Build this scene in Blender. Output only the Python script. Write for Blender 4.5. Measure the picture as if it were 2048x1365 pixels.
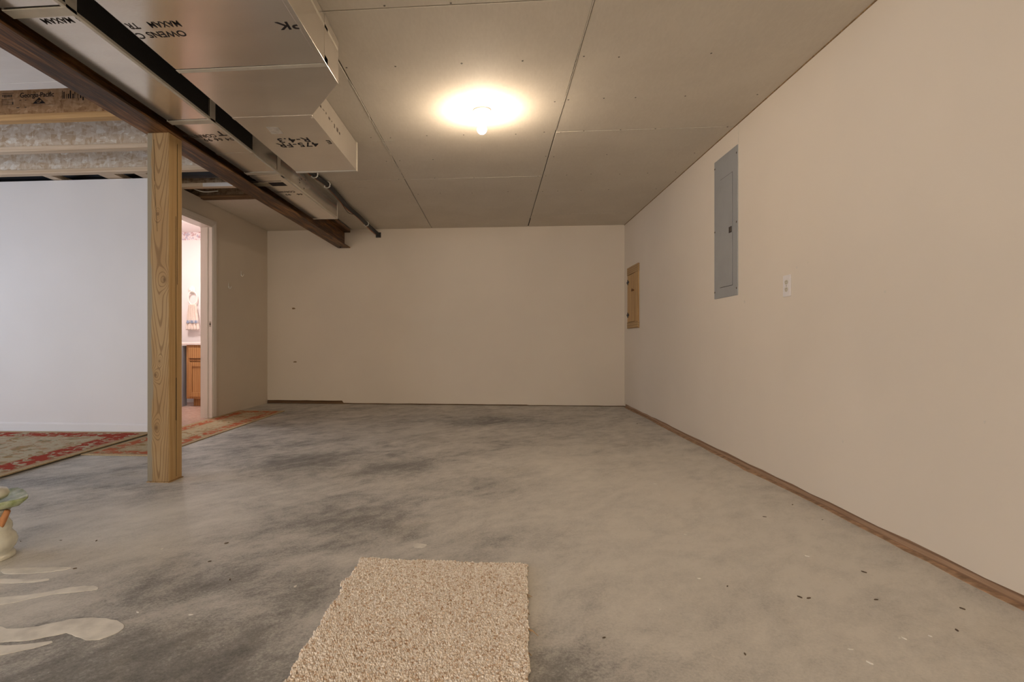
import bpy, math, random
from mathutils import Vector, Matrix
PI = math.pi
random.seed(7)
scene = bpy.context.scene
for o in list(bpy.data.objects):
    bpy.data.objects.remove(o, do_unlink=True)
col = scene.collection

# ------------------------------------------------------------------ camera
HC = 0.8166                      # eye height of the camera above the slab
H = 2.26                         # underside of joists / drywall ceiling
YAW = math.atan(87.0 / 1070.0)   # camera turned slightly left of the side walls
cam_data = bpy.data.cameras.new('camera')
cam_data.sensor_width = 36.0
cam_data.lens = 1070.0 / 2048.0 * 36.0
cam_data.shift_x = 122.0 / 2048.0
cam_data.clip_start = 0.02
cam = bpy.data.objects.new('camera', cam_data)
cam.location = (0, 0, HC)
cam.rotation_euler = (PI / 2, 0, YAW)
col.objects.link(cam)
scene.camera = cam

# ------------------------------------------------------------------ world, exposure, light levels
world = bpy.data.worlds.new('world')
scene.world = world
world.use_nodes = True
world.node_tree.nodes['Background'].inputs[0].default_value = (0.75, 0.85, 1.0, 1)
world.node_tree.nodes['Background'].inputs[1].default_value = 0.0
scene.view_settings.view_transform = 'Standard'
scene.view_settings.look = 'None'
scene.view_settings.gamma = 1.0
scene.view_settings.use_curve_mapping = False
scene.view_settings.exposure = 0.55
scene.cycles.max_bounces = 6
scene.cycles.diffuse_bounces = 5
scene.cycles.glossy_bounces = 3
scene.cycles.transmission_bounces = 0
scene.cycles.volume_bounces = 0
scene.cycles.caustics_reflective = False
scene.cycles.caustics_refractive = False
BULB_L = 330.0                   # radiance of the bare bulb in view
FILL_BULB_L = 640.0                 # radiance of the fill bulb added behind the camera
BULB_C = (1.0, 0.80, 0.60)
WINDOW_L = 4.6                   # daylight in the window of the left-hand room
WINDOW_C = (0.72, 0.82, 1.0)
REAR_FILL_L = 5.2                     # glow of the fill window added behind the camera
REAR_FILL_C = (1.0, 0.89, 0.76)
BATH_L = 90.0
BATH_C = (1.0, 0.90, 0.86)

# ------------------------------------------------------------------ mesh helper
WL = {}
class MB:
    def __init__(s): s.v = []; s.f = []
    def box(s, x0, x1, y0, y1, z0, z1):
        b = len(s.v)
        s.v += [(x0,y0,z0),(x1,y0,z0),(x1,y1,z0),(x0,y1,z0),(x0,y0,z1),(x1,y0,z1),(x1,y1,z1),(x0,y1,z1)]
        s.f += [tuple(b+i for i in q) for q in ((0,3,2,1),(4,5,6,7),(0,1,5,4),(1,2,6,5),(2,3,7,6),(3,0,4,7))]
        return s
    def prism(s, pts, axis, a0, a1):
        """polygon pts (2D) extruded along axis from a0 to a1"""
        def P(p, a):
            return {'x': (a, p[0], p[1]), 'y': (p[0], a, p[1]), 'z': (p[0], p[1], a)}[axis]
        b = len(s.v); n = len(pts)
        s.v += [P(p, a0) for p in pts] + [P(p, a1) for p in pts]
        s.f += [tuple(range(b+n-1, b-1, -1)), tuple(range(b+n, b+2*n))]
        for i in range(n):
            j = (i+1) % n
            s.f.append((b+i, b+j, b+n+j, b+n+i))
        return s
    def lathe(s, prof, c=(0,0,0), n=32, axis='z', sx=1, sy=1):
        b = len(s.v); m = len(prof)
        for r, h in prof:
            for k in range(n):
                a = 2*PI*k/n
                p = (r*sx*math.cos(a), r*sy*math.sin(a), h)
                if axis == 'x': p = (p[2], p[0], p[1])
                elif axis == 'y': p = (p[0], p[2], p[1])
                s.v.append((p[0]+c[0], p[1]+c[1], p[2]+c[2]))
        for i in range(m-1):
            for k in range(n):
                q = (k+1) % n
                s.f.append((b+i*n+k, b+i*n+q, b+(i+1)*n+q, b+(i+1)*n+k))
        s.f.append(tuple(b+k for k in range(n-1, -1, -1)))
        s.f.append(tuple(b+(m-1)*n+k for k in range(n)))
        return s
    def tube(s, path, r, n=10):
        b = len(s.v); path = [Vector(p) for p in path]
        m = len(path); rs = r if isinstance(r, (list, tuple)) else [r]*m
        up = Vector((0.13, 0.21, 0.97)).normalized()
        for i, p in enumerate(path):
            t = (path[min(i+1, m-1)] - path[max(i-1, 0)]).normalized()
            if abs(t.dot(up)) > 0.95: up = Vector((1, 0.1, 0)).normalized()
            u = t.cross(up).normalized(); w = u.cross(t).normalized()
            for k in range(n):
                a = 2*PI*k/n
                s.v.append(tuple(p + (u*math.cos(a) + w*math.sin(a))*rs[i]))
        for i in range(m-1):
            for k in range(n):
                q = (k+1) % n
                s.f.append((b+i*n+k, b+i*n+q, b+(i+1)*n+q, b+(i+1)*n+k))
        s.f.append(tuple(b+k for k in range(n-1, -1, -1)))
        s.f.append(tuple(b+(m-1)*n+k for k in range(n)))
        return s
    def poly(s, pts):
        b = len(s.v); s.v += [tuple(p) for p in pts]; s.f.append(tuple(range(b, b+len(pts)))); return s
    def build(s, name, mat, parent=None, bevel=0, smooth=False, seg=2):
        xs = [p[0] for p in s.v]; ys = [p[1] for p in s.v]; zs = [p[2] for p in s.v]
        c = Vector(((min(xs)+max(xs))/2, (min(ys)+max(ys))/2, min(zs)))
        me = bpy.data.meshes.new(name)
        me.from_pydata([(p[0]-c.x, p[1]-c.y, p[2]-c.z) for p in s.v], [], s.f)
        me.update()
        import bmesh
        bm = bmesh.new(); bm.from_mesh(me); bmesh.ops.recalc_face_normals(bm, faces=bm.faces); bm.to_mesh(me); bm.free()
        return link(name, me, mat, parent, c, bevel, smooth, seg)

def link(name, me, mat, parent, c, bevel=0, smooth=False, seg=2):
    o = bpy.data.objects.new(name, me)
    if mat is not None:
        me.materials.clear(); me.materials.append(M[mat])
    col.objects.link(o)
    if parent is not None:
        o.parent = parent; o.location = c - WL[parent.name]
    else:
        o.location = c
    WL[o.name] = Vector(c)
    if smooth:
        for p in me.polygons: p.use_smooth = True
    if bevel:
        md = o.modifiers.new('edge', 'BEVEL'); md.width = bevel; md.segments = seg; md.limit_method = 'ANGLE'; md.angle_limit = 0.6
    return o

def tag(o, label, cat, group=None, kind=None):
    o['label'] = label; o['category'] = cat
    if group: o['group'] = group
    if kind: o['kind'] = kind
    return o
def empty(name, loc, label, cat, group=None, kind=None):
    o = bpy.data.objects.new(name, None); col.objects.link(o)
    o.location = loc; o.empty_display_size = 0.1
    WL[o.name] = Vector(loc)
    return tag(o, label, cat, group, kind)
def lettering(txt, size, loc, rot, mat, parent, name='lettering', spacing=1.0, sx=1.0, align='LEFT'):
    cu = bpy.data.curves.new('t', 'FONT'); cu.body = txt; cu.size = size; cu.space_character = spacing
    cu.align_x = align; cu.resolution_u = 3; cu.offset = size*0.016
    t = bpy.data.objects.new('t', cu); col.objects.link(t)
    bpy.context.view_layer.update()
    dg = bpy.context.evaluated_depsgraph_get()
    me = bpy.data.meshes.new_from_object(t.evaluated_get(dg))
    bpy.data.objects.remove(t, do_unlink=True); bpy.data.curves.remove(cu)
    me.name = name
    from mathutils import Euler
    mt = Euler(rot).to_matrix().to_4x4() @ Matrix.Diagonal((sx, 1, 1, 1))
    me.transform(mt)
    return link(name, me, mat, parent, Vector(loc))

# ------------------------------------------------------------------ materials
M = {}
class G:
    def __init__(s, name):
        s.m = bpy.data.materials.new(name); s.m.use_nodes = True
        s.t = s.m.node_tree; s.n = s.t.nodes; s.l = s.t.links
        s.b = s.n['Principled BSDF']; M[name] = s.m
    def set(s, inp, v):
        if isinstance(v, bpy.types.NodeSocket): s.l.new(v, inp)
        else:
            if isinstance(v, tuple) and len(v) == 3 and inp.type == 'RGBA': v = (*v, 1)
            inp.default_value = v
    def N(s, typ, ins=(), **props):
        nd = s.n.new(typ)
        for k, v in props.items(): setattr(nd, k, v)
        for k, v in dict(ins).items(): s.set(nd.inputs[k], v)
        return nd
    def pos(s): return s.N('ShaderNodeNewGeometry').outputs['Position']
    def obj(s): return s.N('ShaderNodeTexCoord').outputs['Object']
    def map(s, v, scale=(1,1,1), loc=(0,0,0), rot=(0,0,0)):
        return s.N('ShaderNodeMapping', {'Vector': v, 'Location': loc, 'Rotation': rot, 'Scale': scale}).outputs[0]
    def noise(s, v, scale, detail=4, rough=0.55, dist=0.0):
        return s.N('ShaderNodeTexNoise', {'Vector': v, 'Scale': scale, 'Detail': detail, 'Roughness': rough, 'Distortion': dist}).outputs['Fac']
    def math(s, op, a, b=0.0, c=0.0, clamp=False):
        nd = s.N('ShaderNodeMath', {0: a, 1: b, 2: c}, operation=op); nd.use_clamp = clamp
        return nd.outputs[0]
    def mix(s, f, a, b, blend='MIX'):
        nd = s.N('ShaderNodeMix', {}, data_type='RGBA', blend_type=blend)
        s.set(nd.inputs[0], f); s.set(nd.inputs[6], a); s.set(nd.inputs[7], b)
        return nd.outputs[2]
    def ramp(s, f, *stops, interp='LINEAR'):
        nd = s.N('ShaderNodeValToRGB', {'Fac': f}); cr = nd.color_ramp; cr.interpolation = interp
        while len(cr.elements) < len(stops): cr.elements.new(0.5)
        for e, (p, c) in zip(cr.elements, stops):
            e.position = p; e.color = (c, c, c, 1) if isinstance(c, (int, float)) else (*c, 1)
        return nd.outputs[0]
    def sep(s, v):
        nd = s.N('ShaderNodeSeparateXYZ', {0: v}); return nd.outputs[0], nd.outputs[1], nd.outputs[2]
    def comb(s, x, y, z): return s.N('ShaderNodeCombineXYZ', {0: x, 1: y, 2: z}).outputs[0]
    def smooth(s, v, a, b):
        nd = s.N('ShaderNodeMapRange', {'Value': v, 'From Min': a, 'From Max': b}, interpolation_type='SMOOTHSTEP')
        return nd.outputs[0]
    def bump(s, h, strength=0.3, dist=0.01):
        nd = s.N('ShaderNodeBump', {'Height': h, 'Strength': strength, 'Distance': dist})
        s.l.new(nd.outputs[0], s.b.inputs['Normal'])
    def out(s, color=None, rough=None, metal=None, spec=None):
        if color is not None: s.set(s.b.inputs['Base Color'], color)
        if rough is not None: s.set(s.b.inputs['Roughness'], rough)
        if metal is not None: s.set(s.b.inputs['Metallic'], metal)
        if spec is not None: s.set(s.b.inputs['Specular IOR Level'], spec)
        return s

def plain(name, c, rough=0.6, metal=0.0, var=0.08, scale=12.0, bump=0.0, bscale=80.0, spec=0.4):
    g = G(name); p = g.pos()
    n = g.noise(p, scale, 4)
    lo = tuple(max(0, x*(1-var)) for x in c); hi = tuple(min(1, x*(1+var)) for x in c)
    g.out(g.mix(g.smooth(n, 0.3, 0.7), lo, hi), rough, metal, spec)
    if bump: g.bump(g.noise(p, bscale, 3), bump, 0.004)
    return g

def glow(name, c, L):
    g = G(name); g.out((0.8, 0.8, 0.8), 0.4)
    g.set(g.b.inputs['Emission Color'], c); g.b.inputs['Emission Strength'].default_value = L

# painted drywall: roller stipple and faint patchiness
def paint(name, c, rough=0.55, patch=0.02, bump=0.08):
    g = G(name); p = g.pos()
    f = g.noise(p, 1.1, 3, 0.5)
    lo = tuple(x*(1-patch) for x in c); hi = tuple(min(1, x*(1+patch)) for x in c)
    g.out(g.mix(g.smooth(f, 0.35, 0.65), lo, hi), rough, 0, 0.35)
paint('cream_paint', (0.685, 0.605, 0.50))
paint('white_paint', (0.70, 0.69, 0.70))
paint('pink_paint', (0.80, 0.735, 0.715), rough=0.25)
paint('blue_paint', (0.33, 0.36, 0.40))
paint('rear_paint', (0.62, 0.55, 0.47))
paint('trim_paint', (0.70, 0.64, 0.58), rough=0.35, patch=0.02, bump=0.02)

# unpainted grey gypsum paper
g = G('gypsum'); p = g.pos()
n = g.noise(p, 2.2, 4); fb = g.noise(g.map(p, (90, 25, 90)), 1.0, 4)
f = g.math('ADD', g.math('MULTIPLY', n, 0.6), g.math('MULTIPLY', fb, 0.4))
st = g.smooth(g.noise(g.map(p, (1, 1.6, 1), (4, 2, 0)), 3.1, 5, 0.7), 0.64, 0.75)
g.out(g.mix(g.math('MULTIPLY', st, 0.18), g.mix(g.smooth(f, 0.3, 0.7), (0.605, 0.55, 0.465), (0.665, 0.61, 0.52)), (0.33, 0.28, 0.22)), 0.8, 0, 0.2)
plain('gypsum_edge', (0.74, 0.70, 0.62), 0.9, var=0.15, scale=40)
plain('joint_compound', (0.62, 0.58, 0.50), 0.9, var=0.12, scale=60)
plain('dark_gap', (0.02, 0.017, 0.014), 0.9)
plain('screw_grey', (0.13, 0.11, 0.09), 0.5)

# concrete slab
g = G('concrete'); p = g.pos(); px_, py_, pz_ = g.sep(p)
def blobs(g, items):
    tot = None
    for (x, y, rx, ry, k) in items:
        dx = g.math('DIVIDE', g.math('SUBTRACT', px_, x), rx); dy = g.math('DIVIDE', g.math('SUBTRACT', py_, y), ry)
        d = g.math('ADD', g.math('MULTIPLY', dx, dx), g.math('MULTIPLY', dy, dy))
        v = g.math('MULTIPLY', g.math('EXPONENT', g.math('MULTIPLY', d, -1.0)), k)
        tot = v if tot is None else g.math('ADD', tot, v)
    return tot
dirt = blobs(g, [(-0.05, 5.45, 0.75, 0.35, 0.65), (-1.0, 3.6, 0.75, 0.45, 0.6), (-0.72, 2.35, 0.5, 0.4, 0.7), (-1.0, 1.72, 0.6, 0.16, 0.5),
                 (-0.8, 1.3, 0.5, 0.25, 0.75), (-2.1, 4.6, 0.7, 0.9, 0.45), (-2.3, 6.0, 0.6, 0.5, 0.4), (0.2, 1.15, 0.25, 0.35, 0.9), (-0.1, 3.1, 0.7, 0.4, 0.3), (-0.9, 0.9, 0.9, 0.35, 0.5), (0.1, 4.4, 0.9, 0.5, 0.22), (-2.9, 2.9, 1.2, 0.5, 0.4)])
clean = blobs(g, [(1.0, 2.2, 0.9, 1.6, 0.5), (-1.5, 2.3, 0.5, 0.5, 0.5), (0.6, 3.6, 1.0, 0.9, 0.3), (-0.1, 4.9, 0.9, 0.3, 0.15)])
q = g.map(p, (1, 1, 1), rot=(0, 0, 0.7))
n1 = g.noise(g.map(q, (1.35, 0.8, 1)), 2.4, 9, 0.74, 0.35)
n2 = g.noise(g.map(q, (1, 0.45, 1), (3, 7, 0)), 14.0, 5, 0.75)
n3 = g.noise(p, 110.0, 3, 0.85)
mott = g.math('ADD', g.math('MULTIPLY', n1, 0.52), g.math('ADD', g.math('MULTIPLY', n2, 0.22), g.math('MULTIPLY', n3, 0.26)))
lvl = g.math('ADD', mott, g.math('MULTIPLY', g.math('SUBTRACT', dirt, clean), 0.17))
cc = g.ramp(lvl, (0.38, (0.62, 0.59, 0.535)), (0.47, (0.535, 0.512, 0.468)), (0.54, (0.42, 0.403, 0.373)), (0.62, (0.23, 0.221, 0.207)), (0.74, (0.10, 0.097, 0.09)))
rust = g.math('MULTIPLY', g.smooth(g.noise(g.map(p, (1, 1, 1), (9, 3, 0)), 1.7, 5, 0.6), 0.56, 0.72), 0.22)
cc = g.mix(rust, cc, g.mix(0.5, cc, (0.44, 0.37, 0.24)))
# fine white scratches and specks
sc = g.smooth(g.noise(g.map(p, (30, 4, 1), rot=(0, 0, 0.9)), 2.0, 2, 0.5), 0.70, 0.75)
sp = g.smooth(g.noise(p, 70, 1, 0.4), 0.76, 0.80)
cc = g.mix(g.math('MULTIPLY', g.math('MAXIMUM', g.math('MULTIPLY', sc, 0.5), sp), 0.45), cc, (0.66, 0.62, 0.55))
dk = g.smooth(g.noise(g.map(p, (1, 1, 1), (5, 1, 2)), 120, 2, 0.5), 0.72, 0.78)
cc = g.mix(g.math('MULTIPLY', dk, 0.35), cc, (0.12, 0.10, 0.08))
g.out(cc, g.ramp(n2, (0.3, 0.42), (0.7, 0.7)), 0, 0.4)
plain('plaster_smear', (0.66, 0.63, 0.565), 0.7, var=0.14, scale=14)
plain('adhesive', (0.42, 0.28, 0.18), 0.8, var=0.35, scale=25, bump=0.5, bscale=60)
plain('fleck_white', (0.75, 0.72, 0.66), 0.7)
plain('fleck_dark', (0.10, 0.07, 0.045), 0.8)

# softwood, oak, sawn studs
def wood(name, a, b, dark, axis='z', ring=38.0, rough=0.6, knots=(), stretch=0.06, grey=None, amt=0.75):
    g = G(name); p = g.pos(); x, y, z = g.sep(p)
    sc = {'x': (stretch, 1, 1), 'y': (1, stretch, 1), 'z': (1, 1, stretch)}[axis]
    ps = g.map(p, sc)
    warp = g.noise(ps, 7.0, 3, 0.5)
    h = g.math('ADD', x, g.math('MULTIPLY', y, 0.45)) if axis == 'z' else (g.math('ADD', z, g.math('MULTIPLY', y, 0.7)) if axis == 'x' else g.math('ADD', z, g.math('MULTIPLY', x, 0.7)))
    ph = g.math('ADD', g.math('MULTIPLY', h, 1.0), g.math('MULTIPLY', warp, 0.09))
    kd = None
    for (kx, kz, kr) in knots:
        dx = g.math('DIVIDE', g.math('SUBTRACT', x, kx), kr); dz = g.math('DIVIDE', g.math('SUBTRACT', z, kz), kr*2.6)
        e = g.math('EXPONENT', g.math('MULTIPLY', g.math('ADD', g.math('MULTIPLY', dx, dx), g.math('MULTIPLY', dz, dz)), -1.0))
        ph = g.math('ADD', ph, g.math('MULTIPLY', e, 0.085))
        dz2 = g.math('DIVIDE', g.math('SUBTRACT', z, kz), kr*0.9)
        e2 = g.math('EXPONENT', g.math('MULTIPLY', g.math('ADD', g.math('MULTIPLY', dx, dx), g.math('MULTIPLY', dz2, dz2)), -6.0))
        kd = e2 if kd is None else g.math('MAXIMUM', kd, e2)
    s_ = g.math('SINE', g.math('MULTIPLY', ph, ring*2*PI))
    s_ = g.smooth(s_, 0.2, 1.0)
    fine = g.noise(g.map(p, tuple(140 if v == 1 else 5 for v in sc)), 1.0, 3, 0.6)
    base = g.mix(g.smooth(fine, 0.3, 0.7), a, b)
    tone = g.noise(g.map(p, tuple(5 if v == 1 else 1.2 for v in sc)), 1.0, 2)
    base = g.mix(g.math('MULTIPLY', g.smooth(tone, 0.4, 0.75), 0.35), base, dark)
    c = g.mix(g.math('MULTIPLY', s_, amt), base, dark)
    if grey:
        wv = g.math('ADD', x, g.math('MULTIPLY', g.math('SUBTRACT', g.noise(g.map(p, (0, 0, 2.2)), 1.0, 3), 0.5), 0.08))
        c = g.mix(g.math('MULTIPLY', g.smooth(wv, -1.962, -1.982), 0.8), c, grey)
    if kd is not None: c = g.mix(g.math('MULTIPLY', kd, 0.85), c, tuple(v*0.3 for v in dark))
    g.out(c, rough, 0, 0.35); g.bump(fine, 0.15, 0.002)
g = G('post_wood'); p = g.pos(); x, y, z = g.sep(p)
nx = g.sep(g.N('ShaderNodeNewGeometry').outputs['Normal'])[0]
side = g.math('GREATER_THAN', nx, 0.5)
wz = g.noise(g.comb(g.math('MULTIPLY', x, 9.0), 0.0, g.math('MULTIPLY', z, 1.6)), 1.0, 1, 0.4)
dx = g.math('DIVIDE', g.math('ADD', x, 1.925), 0.042)
ph = g.math('ADD', g.math('MULTIPLY', z, 5.0), g.math('MULTIPLY', g.math('POWER', g.math('ABSOLUTE', dx), 1.6), -1.7))
ph = g.math('ADD', ph, g.math('MULTIPLY', wz, 4.5))
kd = None
for (kx, kz, kr) in ((-1.950, 0.62, 0.016), (-1.925, 0.70, 0.010), (-1.945, 0.315, 0.022), (-1.895, 1.17, 0.022), (-1.935, 1.55, 0.012)):
    ex = g.math('DIVIDE', g.math('SUBTRACT', x, kx), kr); ez = g.math('DIVIDE', g.math('SUBTRACT', z, kz), kr*1.5)
    d2 = g.math('ADD', g.math('MULTIPLY', ex, ex), g.math('MULTIPLY', ez, ez))
    ph = g.math('ADD', ph, g.math('MULTIPLY', g.math('EXPONENT', g.math('MULTIPLY', d2, -0.35)), 3.4))
    e2 = g.math('EXPONENT', g.math('MULTIPLY', d2, -3.5)); kd = e2 if kd is None else g.math('MAXIMUM', kd, e2)
lines = g.smooth(g.math('SINE', g.math('MULTIPLY', ph, 2*PI)), 0.45, 1.0)
sl = g.noise(g.comb(0.0, g.math('MULTIPLY', y, 95.0), g.math('MULTIPLY', z, 2.0)), 1.0, 4, 0.6)
fine = g.noise(g.map(p, (170, 170, 7)), 1.0, 2, 0.6)
tone = g.noise(g.map(p, (9, 9, 2.2)), 1.0, 3)
front = g.mix(g.smooth(tone, 0.35, 0.7), (0.40, 0.275, 0.14), (0.33, 0.205, 0.09))
front = g.mix(g.math('MULTIPLY', lines, 0.62), front, (0.14, 0.075, 0.028))
wv = g.math('ADD', x, g.math('MULTIPLY', g.math('SUBTRACT', g.noise(g.comb(0.0, 0.0, g.math('MULTIPLY', z, 2.6)), 1.0, 3), 0.5), 0.07))
front = g.mix(g.math('MULTIPLY', g.smooth(wv, -1.966, -1.978), 0.85), front, (0.245, 0.235, 0.19))
front = g.mix(g.math('MULTIPLY', kd, 0.8), front, (0.085, 0.042, 0.015))
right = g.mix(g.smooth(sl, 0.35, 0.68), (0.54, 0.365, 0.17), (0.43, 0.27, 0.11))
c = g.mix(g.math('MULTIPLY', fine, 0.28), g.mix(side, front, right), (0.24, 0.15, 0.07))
g.out(c, 0.65, 0, 0.3)
wood('oak', (0.50, 0.27, 0.105), (0.43, 0.22, 0.08), (0.27, 0.115, 0.035), 'z', 45, 0.4)
wood('pine_door', (0.55, 0.345, 0.145), (0.46, 0.28, 0.11), (0.29, 0.15, 0.05), 'z', 40, 0.5)
wood('pine_rail', (0.48, 0.32, 0.15), (0.40, 0.25, 0.11), (0.22, 0.12, 0.045), 'y', 40, 0.6)
wood('flange_wood', (0.66, 0.55, 0.43), (0.58, 0.47, 0.35), (0.42, 0.29, 0.17), 'x', 30, 0.75, amt=0.35)
wood('flange_warm', (0.62, 0.41, 0.20), (0.54, 0.34, 0.15), (0.36, 0.19, 0.07), 'x', 30, 0.75, amt=0.35)
wood('plate_wood', (0.44, 0.29, 0.18), (0.35, 0.22, 0.13), (0.22, 0.125, 0.07), 'y', 30, 0.85)
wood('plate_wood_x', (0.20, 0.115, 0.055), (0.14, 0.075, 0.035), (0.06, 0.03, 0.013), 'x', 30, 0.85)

# oriented strand board
def osb(name, cols, s=1.0):
    g = G(name); p = g.pos()
    w = g.N('ShaderNodeTexNoise', {'Vector': p, 'Scale': 9.0, 'Detail': 2.0}).outputs['Color']
    wp = g.N('ShaderNodeVectorMath', {0: p, 1: g.N('ShaderNodeVectorMath', {0: w, 3: 0.05}, operation='SCALE').outputs[0]}, operation='ADD').outputs[0]
    v1 = g.N('ShaderNodeTexVoronoi', {'Vector': g.map(wp, (26*s, 26*s, 60*s), rot=(0, 0.6, 0)), 'Scale': 1.0}).outputs['Color']
    v2 = g.N('ShaderNodeTexVoronoi', {'Vector': g.map(wp, (60*s, 60*s, 22*s), rot=(0, -0.4, 0)), 'Scale': 1.0}).outputs['Color']
    r1 = g.sep(v1)[0]; r2 = g.sep(v2)[1]
    f = g.math('ADD', g.math('MULTIPLY', r1, 0.5), g.math('ADD', g.math('MULTIPLY', r2, 0.35), g.math('MULTIPLY', g.noise(g.map(p, (200, 200, 60)), 1.0, 2), 0.15)))
    g.out(g.ramp(f, (0.15, cols[0]), (0.45, cols[1]), (0.7, cols[2]), (0.92, cols[3])), 0.75, 0, 0.3)
    g.bump(f, 0.15, 0.003)
osb('osb_pale', [(0.55, 0.41, 0.27), (0.68, 0.58, 0.46), (0.76, 0.69, 0.59), (0.92, 0.89, 0.83)], 0.8)
osb('osb_warm', [(0.30, 0.16, 0.07), (0.43, 0.26, 0.13), (0.50, 0.31, 0.17), (0.60, 0.41, 0.25)])
osb('subfloor', [(0.20, 0.13, 0.08), (0.30, 0.21, 0.13), (0.36, 0.26, 0.17), (0.45, 0.35, 0.25)])

# foil-faced duct board
def foil(name, c, rough, metal):
    g = G(name); p = g.pos()
    w = g.noise(g.map(p, (60, 260, 120), rot=(0, 0, 0.5)), 1.0, 2, 0.6)
    f = g.noise(g.map(p, (260, 60, 120), rot=(0, 0, 0.5)), 1.0, 2)
    big = g.noise(g.map(p, (2.5, 6, 6)), 1.0, 3)
    g.out(g.mix(g.smooth(big, 0.3, 0.7), tuple(v*0.92 for v in c), c), g.ramp(w, (0.3, rough*0.85), (0.7, rough*1.2)), metal, 0.5)
    g.bump(g.math('ADD', g.math('MULTIPLY', g.math('ADD', w, f), 0.45), g.math('MULTIPLY', big, 5.0)), 0.07, 0.0010)
foil('foil', (0.82, 0.76, 0.68), 0.20, 0.74)
foil('foil_white', (0.80, 0.78, 0.77), 0.45, 0.35)
plain('foil_tape', (0.58, 0.53, 0.44), 0.5, 0.1, var=0.05)
plain('liner_and_shade', (0.012, 0.009, 0.007), 0.95, bump=0.5, bscale=120)
plain('ink', (0.016, 0.010, 0.008), 0.9, var=0.3, scale=60)
plain('ink_faded', (0.07, 0.05, 0.038), 0.8, var=0.3, scale=60)
plain('sticker', (0.58, 0.53, 0.45), 0.6, var=0.15, scale=50)
plain('label_tan', (0.30, 0.25, 0.17), 0.7)

# rusty painted steel
g = G('rust_steel'); p = g.pos()
n = g.noise(g.map(p, (9, 0.9, 9)), 2.0, 6, 0.7, 0.4); n2 = g.noise(g.map(p, (110, 5, 110)), 1.0, 4)
f = g.math('ADD', g.math('MULTIPLY', n, 0.65), g.math('MULTIPLY', n2, 0.35))
g.out(g.ramp(f, (0.38, (0.018, 0.009, 0.004)), (0.47, (0.065, 0.027, 0.008)), (0.55, (0.17, 0.070, 0.018)), (0.66, (0.34, 0.17, 0.06))), 0.55, 0.1, 0.5)
g.bump(f, 0.2, 0.004)
plain('black_steel', (0.02, 0.016, 0.014), 0.6)
plain('pipe_foam', (0.018, 0.018, 0.02), 0.55, bump=0.2)
plain('wire_orange', (0.52, 0.17, 0.07), 0.5)
plain('wire_dark', (0.05, 0.02, 0.015), 0.5)
plain('wire_white', (0.6, 0.58, 0.52), 0.5)
plain('clip_white', (0.72, 0.70, 0.64), 0.5)
plain('panel_grey', (0.31, 0.315, 0.31), 0.42, 0.1, var=0.04, scale=6)
plain('panel_dark', (0.025, 0.018, 0.014), 0.5)
plain('plastic_white', (0.72, 0.68, 0.66), 0.35, var=0.02)
plain('plastic_ivory', (0.58, 0.53, 0.42), 0.4, var=0.03)
plain('hole_brown', (0.24, 0.15, 0.07), 0.9, var=0.4, scale=90)
plain('porcelain', (0.85, 0.82, 0.76), 0.25, var=0.01)
plain('iron_black', (0.015, 0.013, 0.012), 0.5)
plain('knob_wood', (0.17, 0.075, 0.03), 0.4)
plain('counter_white', (0.82, 0.74, 0.70), 0.3, var=0.02)
plain('towel_cloth', (0.78, 0.66, 0.58), 0.95, var=0.06, scale=60, bump=0.5, bscale=300)
plain('towel_blue', (0.25, 0.29, 0.38), 0.95, var=0.2, scale=80)
plain('towel_band', (0.55, 0.52, 0.55), 0.95)
plain('metal_strike', (0.35, 0.30, 0.24), 0.35, 0.8)
g = G('celadon'); p = g.pos()
rib = g.noise(g.map(p, (1, 1, 0.4)), 26, 3)
g.out(g.mix(g.smooth(rib, 0.35, 0.65), (0.22, 0.28, 0.11), (0.50, 0.55, 0.36)), 0.2, 0, 0.5); g.bump(rib, 0.25, 0.006)
plain('celadon_pale', (0.66, 0.65, 0.55), 0.25, var=0.08, scale=30)
plain('orange_tone', (0.50, 0.22, 0.09), 0.7, var=0.15, scale=20)
glow('bulb_glow', BULB_C, BULB_L)
glow('fill_bulb_glow', BULB_C, FILL_BULB_L)
glow('daylight_left', WINDOW_C, WINDOW_L)
glow('rear_fill_glow', REAR_FILL_C, REAR_FILL_L)
glow('bath_glow', BATH_C, BATH_L)

# bathroom vinyl and wallpaper border
g = G('vinyl'); p = g.pos()
br = g.N('ShaderNodeTexBrick', {'Vector': g.map(p, (1, 1, 1), rot=(0, 0, 0.785)), 'Color1': (0.62, 0.49, 0.42, 1), 'Color2': (0.47, 0.31, 0.24, 1), 'Mortar': (0.36, 0.22, 0.17, 1), 'Scale': 9.0, 'Mortar Size': 0.03})
g.out(g.mix(g.math('MULTIPLY', g.noise(g.map(p, (20, 60, 1)), 1.0, 3), 0.5), br.outputs[0], (0.30, 0.16, 0.10)), 0.35)
g = G('border_paper'); p = g.pos()
n = g.smooth(g.noise(p, 16, 4, 0.6), 0.5, 0.6); n2 = g.smooth(g.noise(g.map(p, (1, 1, 1), (3, 3, 3)), 34, 3), 0.55, 0.62)
g.out(g.mix(n2, g.mix(n, (0.72, 0.64, 0.64), (0.45, 0.42, 0.50)), (0.50, 0.32, 0.32)), 0.6)

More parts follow.
